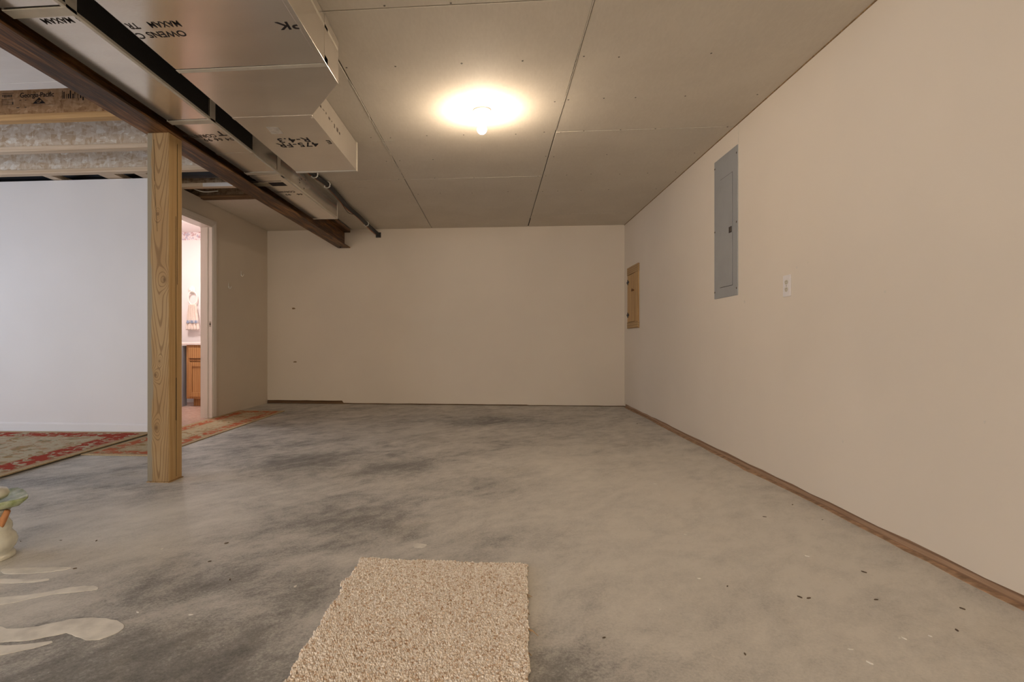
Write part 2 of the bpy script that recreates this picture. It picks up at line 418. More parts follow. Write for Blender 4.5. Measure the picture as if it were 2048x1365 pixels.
# berber loops
g = G('berber'); p = g.pos()
v = g.N('ShaderNodeTexVoronoi', {'Vector': p, 'Scale': 170.0}).outputs['Color']
r = g.sep(v)[0]; big = g.noise(p, 5, 3)
c = g.ramp(g.math('ADD', g.math('MULTIPLY', r, 0.85), g.math('MULTIPLY', big, 0.15)), (0.06, (0.42, 0.26, 0.15)), (0.15, (0.60, 0.46, 0.34)), (0.28, (0.72, 0.62, 0.51)), (0.6, (0.80, 0.715, 0.615)), (0.95, (0.88, 0.82, 0.74)))
g.out(c, 0.95, 0, 0.1)
plain('carpet_back', (0.42, 0.28, 0.16), 0.95, var=0.3, scale=90)

# patterned rugs: rectangle given by centre, half sizes and turn
def rug_mat(name, cx, cy, hx, hy, ang, field, red, warm):
    g = G(name); p = g.pos()
    q = g.map(g.N('ShaderNodeVectorMath', {0: p, 1: (cx, cy, 0)}, operation='SUBTRACT').outputs[0], rot=(0, 0, -ang))
    x, y, z = g.sep(q)
    e = g.math('MINIMUM', g.math('SUBTRACT', hx, g.math('ABSOLUTE', x)), g.math('SUBTRACT', hy, g.math('ABSOLUTE', y)))
    m1 = g.smooth(g.noise(q, 15, 4, 0.6, 0.5), 0.50, 0.56); m2 = g.smooth(g.noise(g.map(q, loc=(4, 1, 0)), 24, 4, 0.6), 0.53, 0.58)
    m3 = g.smooth(g.noise(g.map(q, loc=(1, 8, 0)), 9, 4, 0.65, 0.8), 0.53, 0.58)
    fld = g.mix(m3, field, g.mix(m1, (0.36, 0.25, 0.12), (0.27, 0.24, 0.14)))
    fld = g.mix(g.math('MULTIPLY', m2, 0.6), fld, warm)
    bd = g.mix(m1, red, g.mix(m2, field, (0.30, 0.20, 0.10)))
    tan = (0.44, 0.33, 0.20)
    c = g.mix(g.smooth(e, 0.030, 0.034), tan, g.mix(g.math('MULTIPLY', m2, 0.5), tan, red))
    b0, b1 = (0.045, 0.14) if hx < 0.5 else (0.06, 0.24)
    c = g.mix(g.smooth(e, b0, b0+0.006), c, bd)
    c = g.mix(g.smooth(e, b1, b1+0.006), c, tan)
    c = g.mix(g.smooth(e, b1+0.025, b1+0.03), c, fld)
    weave = g.noise(g.map(q, (400, 400, 1)), 1.0, 1)
    g.out(g.mix(g.math('MULTIPLY', weave, 0.25), c, (0.12, 0.08, 0.05)), 0.95, 0, 0.1)
    g.bump(weave, 0.3, 0.002)
RUN = (-2.685, 4.81, 0.272, 1.215, 0.010)
RUG = (-4.35, 3.265, 1.415, 1.14, 0.050)
rug_mat('runner_weave', *RUN, (0.52, 0.44, 0.29), (0.48, 0.13, 0.06), (0.50, 0.30, 0.18))
rug_mat('rug_weave', *RUG, (0.52, 0.46, 0.33), (0.36, 0.045, 0.025), (0.46, 0.27, 0.17))
plain('rug_binding', (0.46, 0.35, 0.21), 0.95, var=0.15, scale=120)

# ------------------------------------------------------------------ setting
XR, XL, YB, XF, YF = 1.61, -2.97, 6.80, -6.5, -3.0     # right wall, bathroom wall, back wall, far-left wall, rear wall
YW = 4.49                                              # white partition
ZT = 2.56
floor = tag(MB().box(XF-0.1, XR+0.2, YF-0.1, YB+0.2, -0.12, 0).build('floor', 'concrete'), 'mottled bare grey concrete slab floor of the unfinished room', 'floor', kind='structure')
def smear(pts, name='plaster_smear', mat='plaster_smear', t=0.0012):
    """thin uneven patch stuck to the slab; outline smoothed"""
    n = len(pts); out = []
    for i in range(n):
        p0, p1, p2, p3 = (Vector(pts[(i+k-1) % n]) for k in range(4))
        for t_ in (0, .25, .5, .75):
            a = 0.5*((2*p1)+(p2-p0)*t_+(2*p0-5*p1+4*p2-p3)*t_**2+(3*p1-p0-3*p2+p3)*t_**3)
            out.append((a.x+random.uniform(-.003, .003), a.y+random.uniform(-.003, .003)))
    return MB().prism(out, 'z', 0, t).build(name, mat, floor)
smear([(-1.30,1.655),(-1.33,1.68),(-1.40,1.66),(-1.50,1.60),(-1.62,1.56),(-1.62,1.51),(-1.52,1.54),(-1.42,1.61),(-1.35,1.635)])
smear([(-1.05,1.43),(-1.08,1.47),(-1.16,1.485),(-1.24,1.47),(-1.30,1.43),(-1.36,1.41),(-1.44,1.42),(-1.5,1.40),(-1.42,1.34),(-1.28,1.355),(-1.19,1.40),(-1.12,1.375),(-1.075,1.38)])
smear([(-1.75,1.78),(-1.62,1.80),(-1.52,1.81),(-1.56,1.77),(-1.70,1.74)])
smear([(-1.70,1.70),(-1.58,1.705),(-1.52,1.715),(-1.55,1.69),(-1.68,1.67)])
smear([(-1.45,1.33),(-1.30,1.33),(-1.20,1.36),(-1.22,1.325),(-1.32,1.27),(-1.45,1.24)])
smear([(-0.296+0.027*math.cos(a), 2.114+0.024*math.sin(a)) for a in [k*PI/4 for k in range(8)]], 'paint_spot')

ceiling = tag(MB().box(XF-0.1, XR+0.1, YF-0.1, YB+0.2, ZT, ZT+0.03).build('ceiling', 'subfloor'), 'wood subfloor deck overhead with grey gypsum board hung below it', 'ceiling', kind='structure')
GAP = 0.003
def sheet(x0, x1, y0, y1):
    return MB().box(x0+GAP, x1-GAP, y0+GAP, y1-GAP, H, H+0.0127).build('drywall_panel', 'gypsum', ceiling, bevel=0.0025, seg=1)
for (x0, x1, ys) in ((0.42, XR+0.02, (YF, 1.30, 3.74, 6.17, YB+0.05)), (-0.80, 0.42, (YF, 2.29, 4.73, YB+0.05)), (-1.84, -0.80, (YF, 2.29, 4.73, YB+0.05))):
    for a, b in zip(ys, ys[1:]): sheet(x0, x1, a, b)
sheet(XL, -2.04, 5.245, YB+0.05)
MB().box(-1.86, XR+0.05, YF, YB+0.05, H+0.03, H+0.04).build('joist_cavity_cover', 'dark_gap', ceiling)
# ridges of old joint compound and torn paper along the seams
for (x, y0, y1, w) in ((-0.80, 2.9, 3.4, .006), (-0.80, 3.45, 4.2, .012), (-0.80, 4.3, 4.72, .010), (-0.80, 5.0, 6.7, .004), (0.42, 1.2, 3.7, .004)):
    pts = []; n = 14
    for k in range(n+1): pts.append((x - w*random.uniform(.1, 1), y0+(y1-y0)*k/n))
    for k in range(n, -1, -1): pts.append((x + w*random.uniform(-.2, .5), y0+(y1-y0)*k/n))
    MB().prism(pts, 'z', H-0.0016, H+0.001).build('joint_compound', 'joint_compound', ceiling)
for (y, x0, x1) in ((3.74, 0.45, 1.55), (4.73, -0.3, 0.4), (4.73, -1.2, -0.82), (6.17, 0.5, 1.5), (3.80, -0.98, -0.72)):
    pts = []; n = 12
    for k in range(n+1): pts.append((x0+(x1-x0)*k/n, y-random.uniform(0, .003)))
    for k in range(n, -1, -1): pts.append((x0+(x1-x0)*k/n, y+random.uniform(.001, .004)))
    MB().prism(pts, 'z', H-0.0012, H+0.001).build('joint_compound', 'joint_compound', ceiling)
# torn corner gap beside the back wall
MB().box(0.415, 0.425, 6.35, 6.75, H-0.0008, H+0.002).build('open_joint', 'dark_gap', ceiling)
sm = MB()
for k in range(-1, 7):
    y = 3.74 + (k-3)*0.488
    for x in (0.47, 0.62, 0.85, 1.1, 1.32, 1.54, 0.37, 0.12, -0.2, -0.5, -0.75, -0.88):
        if random.random() < 0.16 or (abs(x+0.08) < .1 and abs(y-3.35) < .2): continue
        xx = x+random.uniform(-.03, .03); yy = y+random.uniform(-.015, .015)
        sm.lathe([(0.0045, H-0.0015), (0.0055, H+0.001)], (xx, yy, 0), 8)
sm.build('screw_heads', 'screw_grey', ceiling)['kind'] = 'stuff'

# back wall with its stepped, lifted lower edge
def ragged(x0, x1, z, n, r): return [(x0+(x1-x0)*k/n, z+random.uniform(-r, r)) for k in range(n+1)]
prof = [(XL-0.1, ZT)] + [(XL-0.1, 0.043)] + ragged(XL+0.06, -1.97, 0.043, 10, .002) + ragged(-1.95, 0.40, 0.013, 16, .0018) + ragged(0.44, XR, 0.010, 10, .0015) + [(XR+0.1, 0.008), (XR+0.1, ZT)]
wall_back = tag(MB().prism(prof, 'y', YB, YB+0.0127).build('wall_back', 'cream_paint'), 'bare cream end wall facing the camera, drywall lifted off the slab', 'wall', kind='structure')
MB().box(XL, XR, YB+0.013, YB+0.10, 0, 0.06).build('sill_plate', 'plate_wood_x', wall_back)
MB().box(-5.2, XR+0.2, YB+0.10, YB+0.15, 0, ZT).build('wall_backing', 'rear_paint', wall_back)
for (x, z, w, h) in ((-2.617, 1.241, .028, .012), (-2.597, .542, .030, .010)):
    pts = [(x+w*math.cos(a)*random.uniform(.6, 1.1), z+h*math.sin(a)*random.uniform(.6, 1.1)) for a in [k*PI/6 for k in range(12)]]
    MB().prism(pts, 'y', YB-0.0008, YB+0.002).build('torn_paper_spot', 'hole_brown', wall_back)

# right wall
prof = [(YB, ZT), (YF, ZT)] + [(YF+(YB-YF)*k/60, 0.038+random.uniform(-.0035, .0035)) for k in range(61)]
wall_right = tag(MB().prism(prof, 'x', XR, XR+0.0127).build('wall_right', 'cream_paint'), 'long cream painted side wall with the breaker panel, drywall stopping above the slab', 'wall', kind='structure')
MB().box(XR+0.013, XR+0.1, YF, YB, 0, 0.06).build('sill_plate', 'plate_wood', wall_right)
MB().box(XR+0.1, XR+0.16, YF, YB+0.1, 0, ZT).build('wall_backing', 'rear_paint', wall_right)
pts = [(XR+0.012, YF)]
pts = [(XR+0.014, YF)] + [(XR+0.014, YB-0.02)]
n = 90
for k in range(n+1):
    y = YB-0.02 + (YF-YB+0.02)*k/n
    w = 0.010+0.016*abs(math.sin(y*2.1+0.4))*random.uniform(.4, 1)+0.036*max(0, math.sin(y*1.3+2.2))*random.uniform(.5, 1)*(1 if y < 3.6 else .45)
    pts.append((XR-w, y))
MB().prism(pts, 'z', 0, 0.0015).build('adhesive_residue', 'adhesive', floor)
MB().box(XR-0.004, XR+0.002, YF, YB, H-0.005, H+0.001).build('ceiling_gap', 'hole_brown', wall_right)
MB().box(XR-0.0006, XR+0.001, 3.683, 3.687, 2.13, H).build('drywall_joint', 'joint_compound', wall_right)
for (y, z, r) in ((2.35, 1.02, .008), (2.62, 0.35, .006), (2.9, 1.22, .006), (3.6, 1.07, .010), (3.0, 1.21, .008), (1.9, .55, .006)):
    pts = [(y+r*math.cos(a)*random.uniform(.5, 1), z+r*math.sin(a)*random.uniform(.5, 1.3)) for a in [k*PI/4 for k in range(8)]]
    MB().prism(pts, 'x', XR-0.0005, XR+0.001).build('scuff', 'gypsum', wall_right)

# bathroom wall with the doorway
D0, D1, DZ = 4.675, 5.435, 2.035
wb = MB()
wb.box(XL-0.12, XL, YW+0.12, D0, 0, H+0.01); wb.box(XL-0.12, XL, D1, YB, 0, H+0.01); wb.box(XL-0.12, XL, D0, D1, DZ, H+0.01)
wall_bath = tag(wb.build('wall_bathroom', 'cream_paint'), 'cream side wall with the open bathroom doorway', 'wall', kind='structure')
door = empty('door_1', (XL, (D0+D1)/2, 0), 'white painted frame around the open bathroom doorway', 'door frame', kind='structure')
J = 0.018
jb = MB().box(XL-0.125, XL+0.004, D1-J, D1, 0, DZ).build('jamb', 'trim_paint', door, bevel=.002)
MB().box(XL-0.125, XL+0.004, D0, D0+J, 0, DZ).build('jamb', 'trim_paint', door, bevel=.002)
MB().box(XL-0.125, XL+0.004, D0+J, D1-J, DZ-J, DZ).build('head_jamb', 'trim_paint', door, bevel=.002)
MB().box(XL-0.075, XL-0.04, D1-J-0.011, D1-J, 0, DZ-J).build('door_stop', 'trim_paint', door, bevel=.002)
MB().box(XL-0.075, XL-0.04, D0+J, D0+J+.011, 0, DZ-J).build('door_stop', 'trim_paint', door, bevel=.002)
MB().box(XL-0.028, XL-0.008, D1-J-0.0012, D1-J+.001, 0.965, 1.022).build('strike_plate', 'metal_strike', jb)
MB().box(XL-0.024, XL-0.013, D1-J-0.0018, D1-J+.001, 0.983, 1.005).build('latch_hole', 'dark_gap', jb)
for (y0, y1, s_) in ((D1-0.005, D1+0.055, 1), (D0-0.055, D0+0.005, -1)):
    e0, e1 = (y0, y1) if s_ > 0 else (y1, y0)
    p = [(XL, e0), (XL+0.009, e0), (XL+0.012, e0+s_*.02), (XL+0.015, e0+s_*.035), (XL+0.017, e1-s_*.004), (XL+0.013, e1), (XL, e1)]
    MB().prism(p, 'z', 0.012, DZ+0.055).build('casing', 'trim_paint', door, bevel=.001)
p = [(XL, DZ-0.005), (XL+0.009, DZ-0.005), (XL+0.012, DZ+.015), (XL+0.015, DZ+.03), (XL+0.017, DZ+.051), (XL+0.013, DZ+.055), (XL, DZ+.055)]
MB().prism([(a, b) for a, b in p], 'y', D0-0.055, D1+0.055).build('head_casing', 'trim_paint', door, bevel=.001)

# white partition at the left
wall_left = tag(MB().box(XF, XL, YW, YW+0.12, 0, H-0.004).build('wall_left', 'white_paint'), 'white painted partition left of the wooden post', 'wall', kind='structure')
tag(MB().prism([(YW, 0), (YW-0.013, 0), (YW-0.013, 0.072), (YW-0.005, 0.085), (YW, 0.087)], 'x', XF, XL-0.004).build('baseboard_left', 'white_paint', bevel=.001), 'white baseboard along the foot of the white partition', 'baseboard', kind='structure')
# far room shell behind and beside the camera
wf = MB().box(XF-0.1, XF, YF, -0.4, 0, ZT).box(XF-0.1, XF, 3.4, YW+0.1, 0, ZT).box(XF-0.1, XF, -0.4, 3.4, 0, 0.75).box(XF-0.1, XF, -0.4, 3.4, 2.05, ZT)
tag(wf.build('wall_far_left', 'white_paint'), 'white wall of the left-hand room with a wide window', 'wall', kind='structure')
w1 = empty('window_1', (XF, 1.5, 0.75), 'wide daylight window of the left-hand room, outside the frame', 'window', kind='structure')
MB().box(XF-0.07, XF-0.06, -0.4, 3.4, 0.75, 2.05).build('pane', 'daylight_left', w1)
for (a, b, c, d) in ((-0.4, -0.34, .75, 2.05), (3.34, 3.4, .75, 2.05), (1.47, 1.53, .75, 2.05), (-0.4, 3.4, .75, .81), (-0.4, 3.4, 1.99, 2.05)):
    MB().box(XF-0.055, XF+0.01, a, b, c, d).build('window_frame', 'trim_paint', w1)
W0, W1 = -3.6, -0.2
wr = MB().box(XF, W0, YF-0.1, YF, 0, ZT).box(W1, XR+0.1, YF-0.1, YF, 0, ZT).box(W0, W1, YF-0.1, YF, 0, 0.5).box(W0, W1, YF-0.1, YF, 2.1, ZT)
tag(wr.build('wall_rear', 'rear_paint'), 'beige wall behind the camera around the added fill window', 'wall', kind='structure')
w2 = empty('rear_fill_window', (-1.9, YF, 0.5), 'glowing window added behind the camera for fill light, outside the frame', 'window', kind='structure')  # unseen glowing window, added to even out the room light
MB().box(W0, W1, YF-0.07, YF-0.06, 0.5, 2.1).build('pane', 'rear_fill_glow', w2)
for (a, b, c, d) in ((W0, W0+.06, .5, 2.1), (W1-.06, W1, .5, 2.1), (-1.93, -1.87, .5, 2.1), (W0, W1, .5, .56), (W0, W1, 2.04, 2.1)):
    MB().box(a, b, YF-0.055, YF+0.01, c, d).build('window_frame', 'trim_paint', w2)

# bathroom shell
XB = -5.0
tag(MB().box(XB, XL-0.125, YB-0.012, YB+0.0, 0, H).build('wall_bathroom_back', 'pink_paint'), 'pale pink bathroom wall behind the towel ring', 'wall', kind='structure')
tag(MB().box(XB-0.05, XB, YW+0.12, YB, 0, H).build('wall_bathroom_left', 'pink_paint'), 'pink far wall inside the bathroom', 'wall', kind='structure')
tag(MB().box(XB, XL-0.121, YW+0.12, YW+0.13, 0, H).box(XL-0.13, XL-0.121, YW+0.12, D0, 0, H).box(XL-0.13, XL-0.121, D1, YB, 0, H).build('wall_bathroom_inner', 'pink_paint'), 'pink inner lining of the bathroom partition', 'wall', kind='structure')
tag(MB().box(XB, XL-0.1, YW+0.12, YB, H, H+0.012).build('ceiling_bathroom', 'pink_paint'), 'pale ceiling of the bathroom', 'ceiling', kind='structure')
tag(MB().box(XB, XL-0.002, YW+0.12, YB-0.012, 0, 0.004).build('floor_bathroom', 'vinyl'), 'pinkish patterned vinyl floor of the bathroom', 'floor', kind='structure')
tag(MB().box(XB, XL-0.14, YB-0.0135, YB-0.012, 2.155, H).build('trim_1', 'border_paper'), 'patterned wallpaper border below the bathroom ceiling', 'wallpaper border', kind='structure')
wk = tag(MB().box(-4.9, -3.852, 6.33, 6.43, 0, 0.757).build('wall_knee', 'blue_paint'), 'low grey-blue knee wall under the vanity counter', 'wall', kind='structure')
tag(MB().prism([(6.33, 0.004), (6.318, 0.004), (6.318, 0.082), (6.325, 0.092), (6.33, 0.092)], 'x', -4.9, -3.856).build('baseboard_bathroom', 'trim_paint'), 'short white baseboard left of the oak vanity', 'baseboard', kind='structure')

# ------------------------------------------------------------------ steel beam and post
beam = empty('steel_beam', (-1.94, 1.9, 2.02), 'rusty brown steel I-beam running to the end wall above the wooden post', 'beam')
B0, B1 = YF, YB-0.004
MB().box(-2.02, -1.86, B0, B1, 2.02, 2.032).build('bottom_flange', 'rust_steel', beam, bevel=.002)
MB().box(-1.944, -1.936, B0, B1, 2.032, 2.222).build('web', 'rust_steel', beam)
MB().box(-2.02, -1.86, B0, B1, 2.222, 2.234).build('top_flange', 'rust_steel', beam, bevel=.002)
MB().box(-2.02, -1.86, B0, B1, 2.234, H+0.0).build('nailer_board', 'plate_wood', beam)
MB().lathe([(0.010, 2.008), (0.010, 2.02)], (-1.965, 6.70, 0), 6).build('bolt', 'black_steel', beam)
post = empty('support_post', (-1.934, 3.003, 0), 'square brown timber post with knots holding up the steel beam', 'post')
MB().box(-2.000, -1.868, 2.938, 3.068, 0.004, 2.02).build('timber', 'post_wood', post, bevel=.004)
MB().box(-1.8675, -1.8665, 3.004, 3.0065, 0.35, 1.55).build('drying_crack', 'dark_gap', post)
MB().box(-1.8675, -1.8665, 3.018, 3.0200, 1.15, 1.98).build('drying_crack', 'dark_gap', post)
MB().box(-1.8675, -1.8665, 3.008, 3.0100, 0.02, 0.60).build('drying_crack', 'dark_gap', post)
MB().prism([(-1.955, 1.72), (-1.9535, 1.72), (-1.938, 1.45), (-1.9395, 1.45)], 'y', 2.9372, 2.9385).build('drying_crack', 'dark_gap', post)
MB().prism([(-1.96, 1.98), (-1.9585, 1.98), (-1.954, 1.74), (-1.9555, 1.74)], 'y', 2.9372, 2.9385).build('drying_crack', 'dark_gap', post)
MB().box(-2.003, -1.862, 2.935, 3.072, 0, 0.004).build('base_shim', 'pine_rail', post)

# ------------------------------------------------------------------ joists, blocking, board over the left bays
def joist(y, label, web='osb_pale', fl='flange_wood', x0=XF, x1=-2.03):
    j = empty('floor_joist', ((x0+x1)/2, y+0.032, H), label, 'joist', 'exposed floor joists')
    MB().box(x0, x1, y, y+0.064, H, H+0.038).build('bottom_flange', fl, j, bevel=.002)
    w_ = MB().box(x0, x1, y+0.027, y+0.037, H+0.038, ZT-0.038).build('web', web, j)
    MB().box(x0, x1, y, y+0.064, ZT-0.038, ZT-0.002).build('top_flange', fl, j)
    return j, w_
joist(2.765, 'strand-board joist whose foot carries the edge of the white foil board', 'osb_warm')
j1, web1 = joist(3.25, 'printed strand-board joist with an orange lower flange left of the post', 'osb_warm', 'flange_warm')
joist(3.79, 'pale strand-board joist second behind the printed one')
joist(4.31, 'pale strand-board joist just in front of the white partition')
joist(4.80, 'dim joist over the bathroom, seen right of the post', 'subfloor', x0=-4.9)
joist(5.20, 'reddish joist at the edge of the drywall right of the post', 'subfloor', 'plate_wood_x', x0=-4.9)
for (x0, x1, lb) in ((-3.945, -3.865, 'short wood block above the white partition, farthest left in view'), (-3.43, -3.285, 'short wood block above the middle of the white partition'), (-3.10, -3.0, 'short wood block above the partition beside the post')):
    tag(MB().box(x0, x1, 4.378, 4.62, H+0.002, H+0.04).build('blocking', 'flange_wood', bevel=.002), lb, 'wood block', 'blocks above the partition')
tag(MB().box(XF, -3.1, 4.715, 4.735, H+0.014, ZT).build('bay_shade_sheet', 'liner_and_shade'), 'black sheet standing in for the shade of the joist bay above the partition', 'dark sheet')  # black sheet stands in for the shade up in the bay
R90 = (PI/2, 0, 0)
yw = 3.25+0.027-0.0006
lettering('Georgia-Pacific', 0.044, (-3.112, yw, 2.418), R90, 'ink', web1, spacing=0.92)
tri = MB().prism([(-3.022, 2.374), (-2.930, 2.374), (-2.976, 2.415)], 'y', yw, yw+0.0006).build('logo_triangle', 'ink', web1)
lettering('GP', 0.026, (-2.976, yw-0.0006, 2.379), R90, 'osb_warm', web1, align='CENTER')
random.seed(3)
x = -2.815
while x < -2.66:
    w = random.choice((.003, .004, .007, .009)); z0 = random.choice((2.372, 2.385, 2.40)); z1 = random.choice((2.43, 2.445, 2.452))
    MB().box(x, x+w, yw, yw+.0006, z0, z1).build('printed_bar', 'ink', web1); x += w+random.choice((.006, .009, .012))
for (x0, x1, z0, z1) in ((-3.24, -3.155, 2.447, 2.4495), (-3.24, -3.16, 2.408, 2.411), (-3.24, -3.16, 2.398, 2.400), (-3.24, -3.16, 2.386, 2.388), (-3.24, -3.155, 2.374, 2.376), (-3.165, -3.157, 2.374, 2.392), (-3.02, -2.86, 2.3655, 2.3665),
                        (-3.135, -3.115, 2.349, 2.355), (-3.078, -3.064, 2.351, 2.356), (-3.115, -3.10, 2.398, 2.402), (-3.075, -3.066, 2.398, 2.402)):
    MB().box(x0, x1, yw, yw+.0006, z0, z1).build('printed_bar', 'ink_faded', web1)
for k in range(6): MB().box(-3.235+k*.012, -3.229+k*.012+random.uniform(0, .003), yw, yw+.0006, 2.422+random.uniform(0, .006), 2.440).build('printed_bar', 'ink_faded', web1)
board = empty('foil_board', (-4.2, 1.2, H-0.012), 'white foil-faced board nailed under the joists at the top left', 'duct board')
MB().box(XF, -2.03, -1.0, 2.80, H-0.012, H-0.001).build('board', 'foil_white', board, bevel=.004)
MB().box(XF, -2.03, 2.76, 2.835, H-0.0145, H-0.0122).build('edge_tape', 'foil_white', board, bevel=.001)
MB().box(XF, -2.03, 2.26, 2.33, H-0.0135, H-0.0122).build('edge_tape', 'foil_white', board, bevel=.001)

# ------------------------------------------------------------------ foil ducts
TA = (0, PI, 0)
def ring(name, x0, x1, z0, y0, y1, t, mat, parent):
    """tape wrapped round the bottom and both sides of a duct"""
    return MB().box(x0-t, x1+t, y0, y1, z0-t, z0).box(x0-t, x0, y0, y1, z0, H-.002).box(x1, x1+t, y0, y1, z0, H-.002).build(name, mat, parent)
AX0, AX1, AX2, AZ = -1.445, -0.995, -0.746, 2.05
HT = H-0.002
A = empty('air_duct', (-1.1, 1.5, AZ), 'wide foil-faced duct stepping narrower, hung right of the steel beam', 'duct')
MB().box(AX0, AX2, YF+.02, 2.322, AZ, HT).build('duct_section', 'foil', A, bevel=.005)
MB().prism([(AX0, 2.334), (AX2, 2.334), (AX2, 2.515), (AX1, 2.858), (AX0, 2.858)], 'z', AZ, HT).build('reducer_section', 'foil', A, bevel=.005)
MB().box(AX0, AX1, 2.862, 3.79, AZ, HT).build('duct_section', 'foil', A, bevel=.005)
MB().box(AX0+.01, AX1-.01, 2.31, 3.80, AZ+.008, HT).build('duct_core', 'liner_and_shade', A)
MB().box(AX0-.001, AX1+.004, 3.797, 3.823, AZ-.003, HT).build('end_cap', 'foil_tape', A, bevel=.004)
MB().prism([(AX0, 2.325), (AX2, 2.321), (AX2+.001, 2.348), (AX0, 2.352)], 'z', AZ-.0015, AZ+.001).build('seam_tape', 'foil_tape', A)
MB().box(AX2, AX2+.0012, 2.30, 2.345, AZ, HT).build('seam_tape', 'foil', A)
MB().box(AX0, AX1, 2.845, 2.875, AZ-.001, AZ+.001).build('seam_tape', 'foil', A)
MB().box(AX2-.02, AX2+.0012, YF+.02, 2.51, AZ-.0012, AZ+.03).build('edge_tape', 'foil', A, bevel=.001)
MB().box(AX1-.015, AX1+.0012, 2.88, 3.79, AZ-.0012, AZ+.02).build('edge_tape', 'foil', A, bevel=.001)
MB().box(AX2, AX2+.0012, YF+.02, 2.50, H-.06, H-.045).build('edge_tape', 'foil_tape', A)
MB().prism([(-1.312, 2.985), (-1.244, 2.993), (-1.25, 3.089), (-1.321, 3.088)], 'z', AZ-.001, AZ+.001).build('sticker', 'sticker', A)
zl = AZ-0.0007
lettering('475-FR', 0.098, (-1.098, 3.240, zl), TA, 'ink', A, spacing=1.08, sx=0.86)
lettering('R-4.3', 0.098, (-1.125, 3.162, zl), TA, 'ink', A, spacing=1.15, sx=0.86)
lettering('E', 0.080, (-1.003, 3.215, zl), TA, 'ink', A, sx=0.8)
lettering('OWENS', 0.056, (-1.232, 2.030, zl), TA, 'ink', A, spacing=1.0, sx=0.80)
lettering('C', 0.056, (-1.408, 2.034, zl), TA, 'ink', A, sx=0.8)
lettering('MAXAM', 0.054, (-1.216, 1.966, zl), TA, 'ink', A, spacing=1.0, sx=0.66)
lettering('TR', 0.054, (-1.388, 1.968, zl), TA, 'ink', A, spacing=1.0, sx=0.7)
lettering('PK', 0.072, (-0.750, 2.008, zl), TA, 'ink', A, spacing=1.1, sx=1.1)
# print on the right-hand side of the narrow section
for k in range(9):
    y = 2.93+k*0.055
    MB().box(AX1-.0002, AX1+.0007, y, y+random.uniform(.008, .03), AZ+.105+random.uniform(-.01, .01), AZ+.112+random.uniform(-.005, .012)).build('printed_mark', 'ink_faded', A)

BX0, BX1, BZ = -1.857, -1.602, 2.07
D = empty('air_duct', (-1.76, 2.2, BZ), 'narrow foil-faced duct squeezed against the steel beam, ending near the end wall', 'duct')
secs = [(YF+.02, 1.872), (1.884, 2.895), (2.907, 3.835), (3.847, 5.345)]
for a, b in secs: MB().box(BX0, BX1, a, b, BZ, HT).build('duct_section', 'foil', D, bevel=.005)
MB().box(BX0+.01, BX1-.008, YF+.1, 5.34, BZ+.008, HT).build('duct_core', 'liner_and_shade', D)
MB().box(BX1, BX1+.002, YF+.1, 1.86, BZ+.012, HT).build('bare_insulation', 'liner_and_shade', D)
MB().box(BX1, BX1+.002, 1.925, 2.885, BZ+.012, HT).build('bare_insulation', 'liner_and_shade', D)
MB().box(BX1, BX1+.002, 2.955, 3.43, BZ+.012, HT).build('bare_insulation', 'liner_and_shade', D)
for y in (1.878, 2.902): ring('seam_tape', BX0, BX1, BZ, y+.002, y+.055, .0022, 'foil_tape', D)
ring('seam_tape', BX0, BX1, BZ, 3.845, 3.90, .0015, 'foil_tape', D)
ring('seam_tape', BX0, BX1, BZ, 3.435, 3.475, .0012, 'foil', D)
MB().box(BX0, BX1, 3.93, 3.99, BZ-.001, BZ+.001).build('seam_tape', 'foil', D)
MB().box(BX0-.001, BX1+.003, 5.35, 5.372, BZ-.003, HT).build('end_cap', 'foil_tape', D, bevel=.004)
MB().box(BX1-.014, BX1+.0022, YF+.1, 5.34, BZ-.001, BZ+.013).build('edge_tape', 'foil_tape', D, bevel=.001)
MB().box(-1.786, -1.665, 4.10, 4.195, BZ-.001, BZ+.001).build('printed_label', 'ink', D)
MB().box(-1.91, -1.789, 4.10, 4.195, BZ-.001, BZ+.001).build('printed_label', 'label_tan', D)
MB().box(-1.91, -1.665, 4.06, 4.068, BZ-.001, BZ+.001).build('printed_bar', 'ink_faded', D)
zl = BZ-0.0008
lettering('MAXAM', 0.050, (-1.640, 1.944, zl), TA, 'ink', D, spacing=1.0, sx=0.70)
lettering('B', 0.040, (-1.608, 1.945, zl), TA, 'ink', D, sx=0.5)
lettering('CORNING', 0.066, (-1.692, 3.114, zl), TA, 'ink_faded', D, spacing=1.0, sx=0.66)
lettering('T', 0.095, (-1.622, 3.075, zl), TA, 'ink', D, sx=0.9)
lettering('04 66 99', 0.062, (-1.612, 3.178, zl), TA, 'ink_faded', D, spacing=1.1, sx=0.80)
lettering('CORNING', 0.060, (-1.667, 4.345, zl), TA, 'ink_faded', D, spacing=1.0, sx=0.64)
lettering('66', 0.056, (-1.632, 4.430, zl), TA, 'ink_faded', D, sx=0.9)
lettering('99', 0.056, (-1.735, 4.430, zl), TA, 'ink_faded', D, sx=0.9)
for k in range(7):
    y = 4.28+random.uniform(0, .14)
    MB().box(BX1+.0003, BX1+.001, y, y+.02, BZ+.03+k*.02, BZ+.034+k*.02+random.uniform(0, .006)).build('printed_mark', 'ink_faded', D)

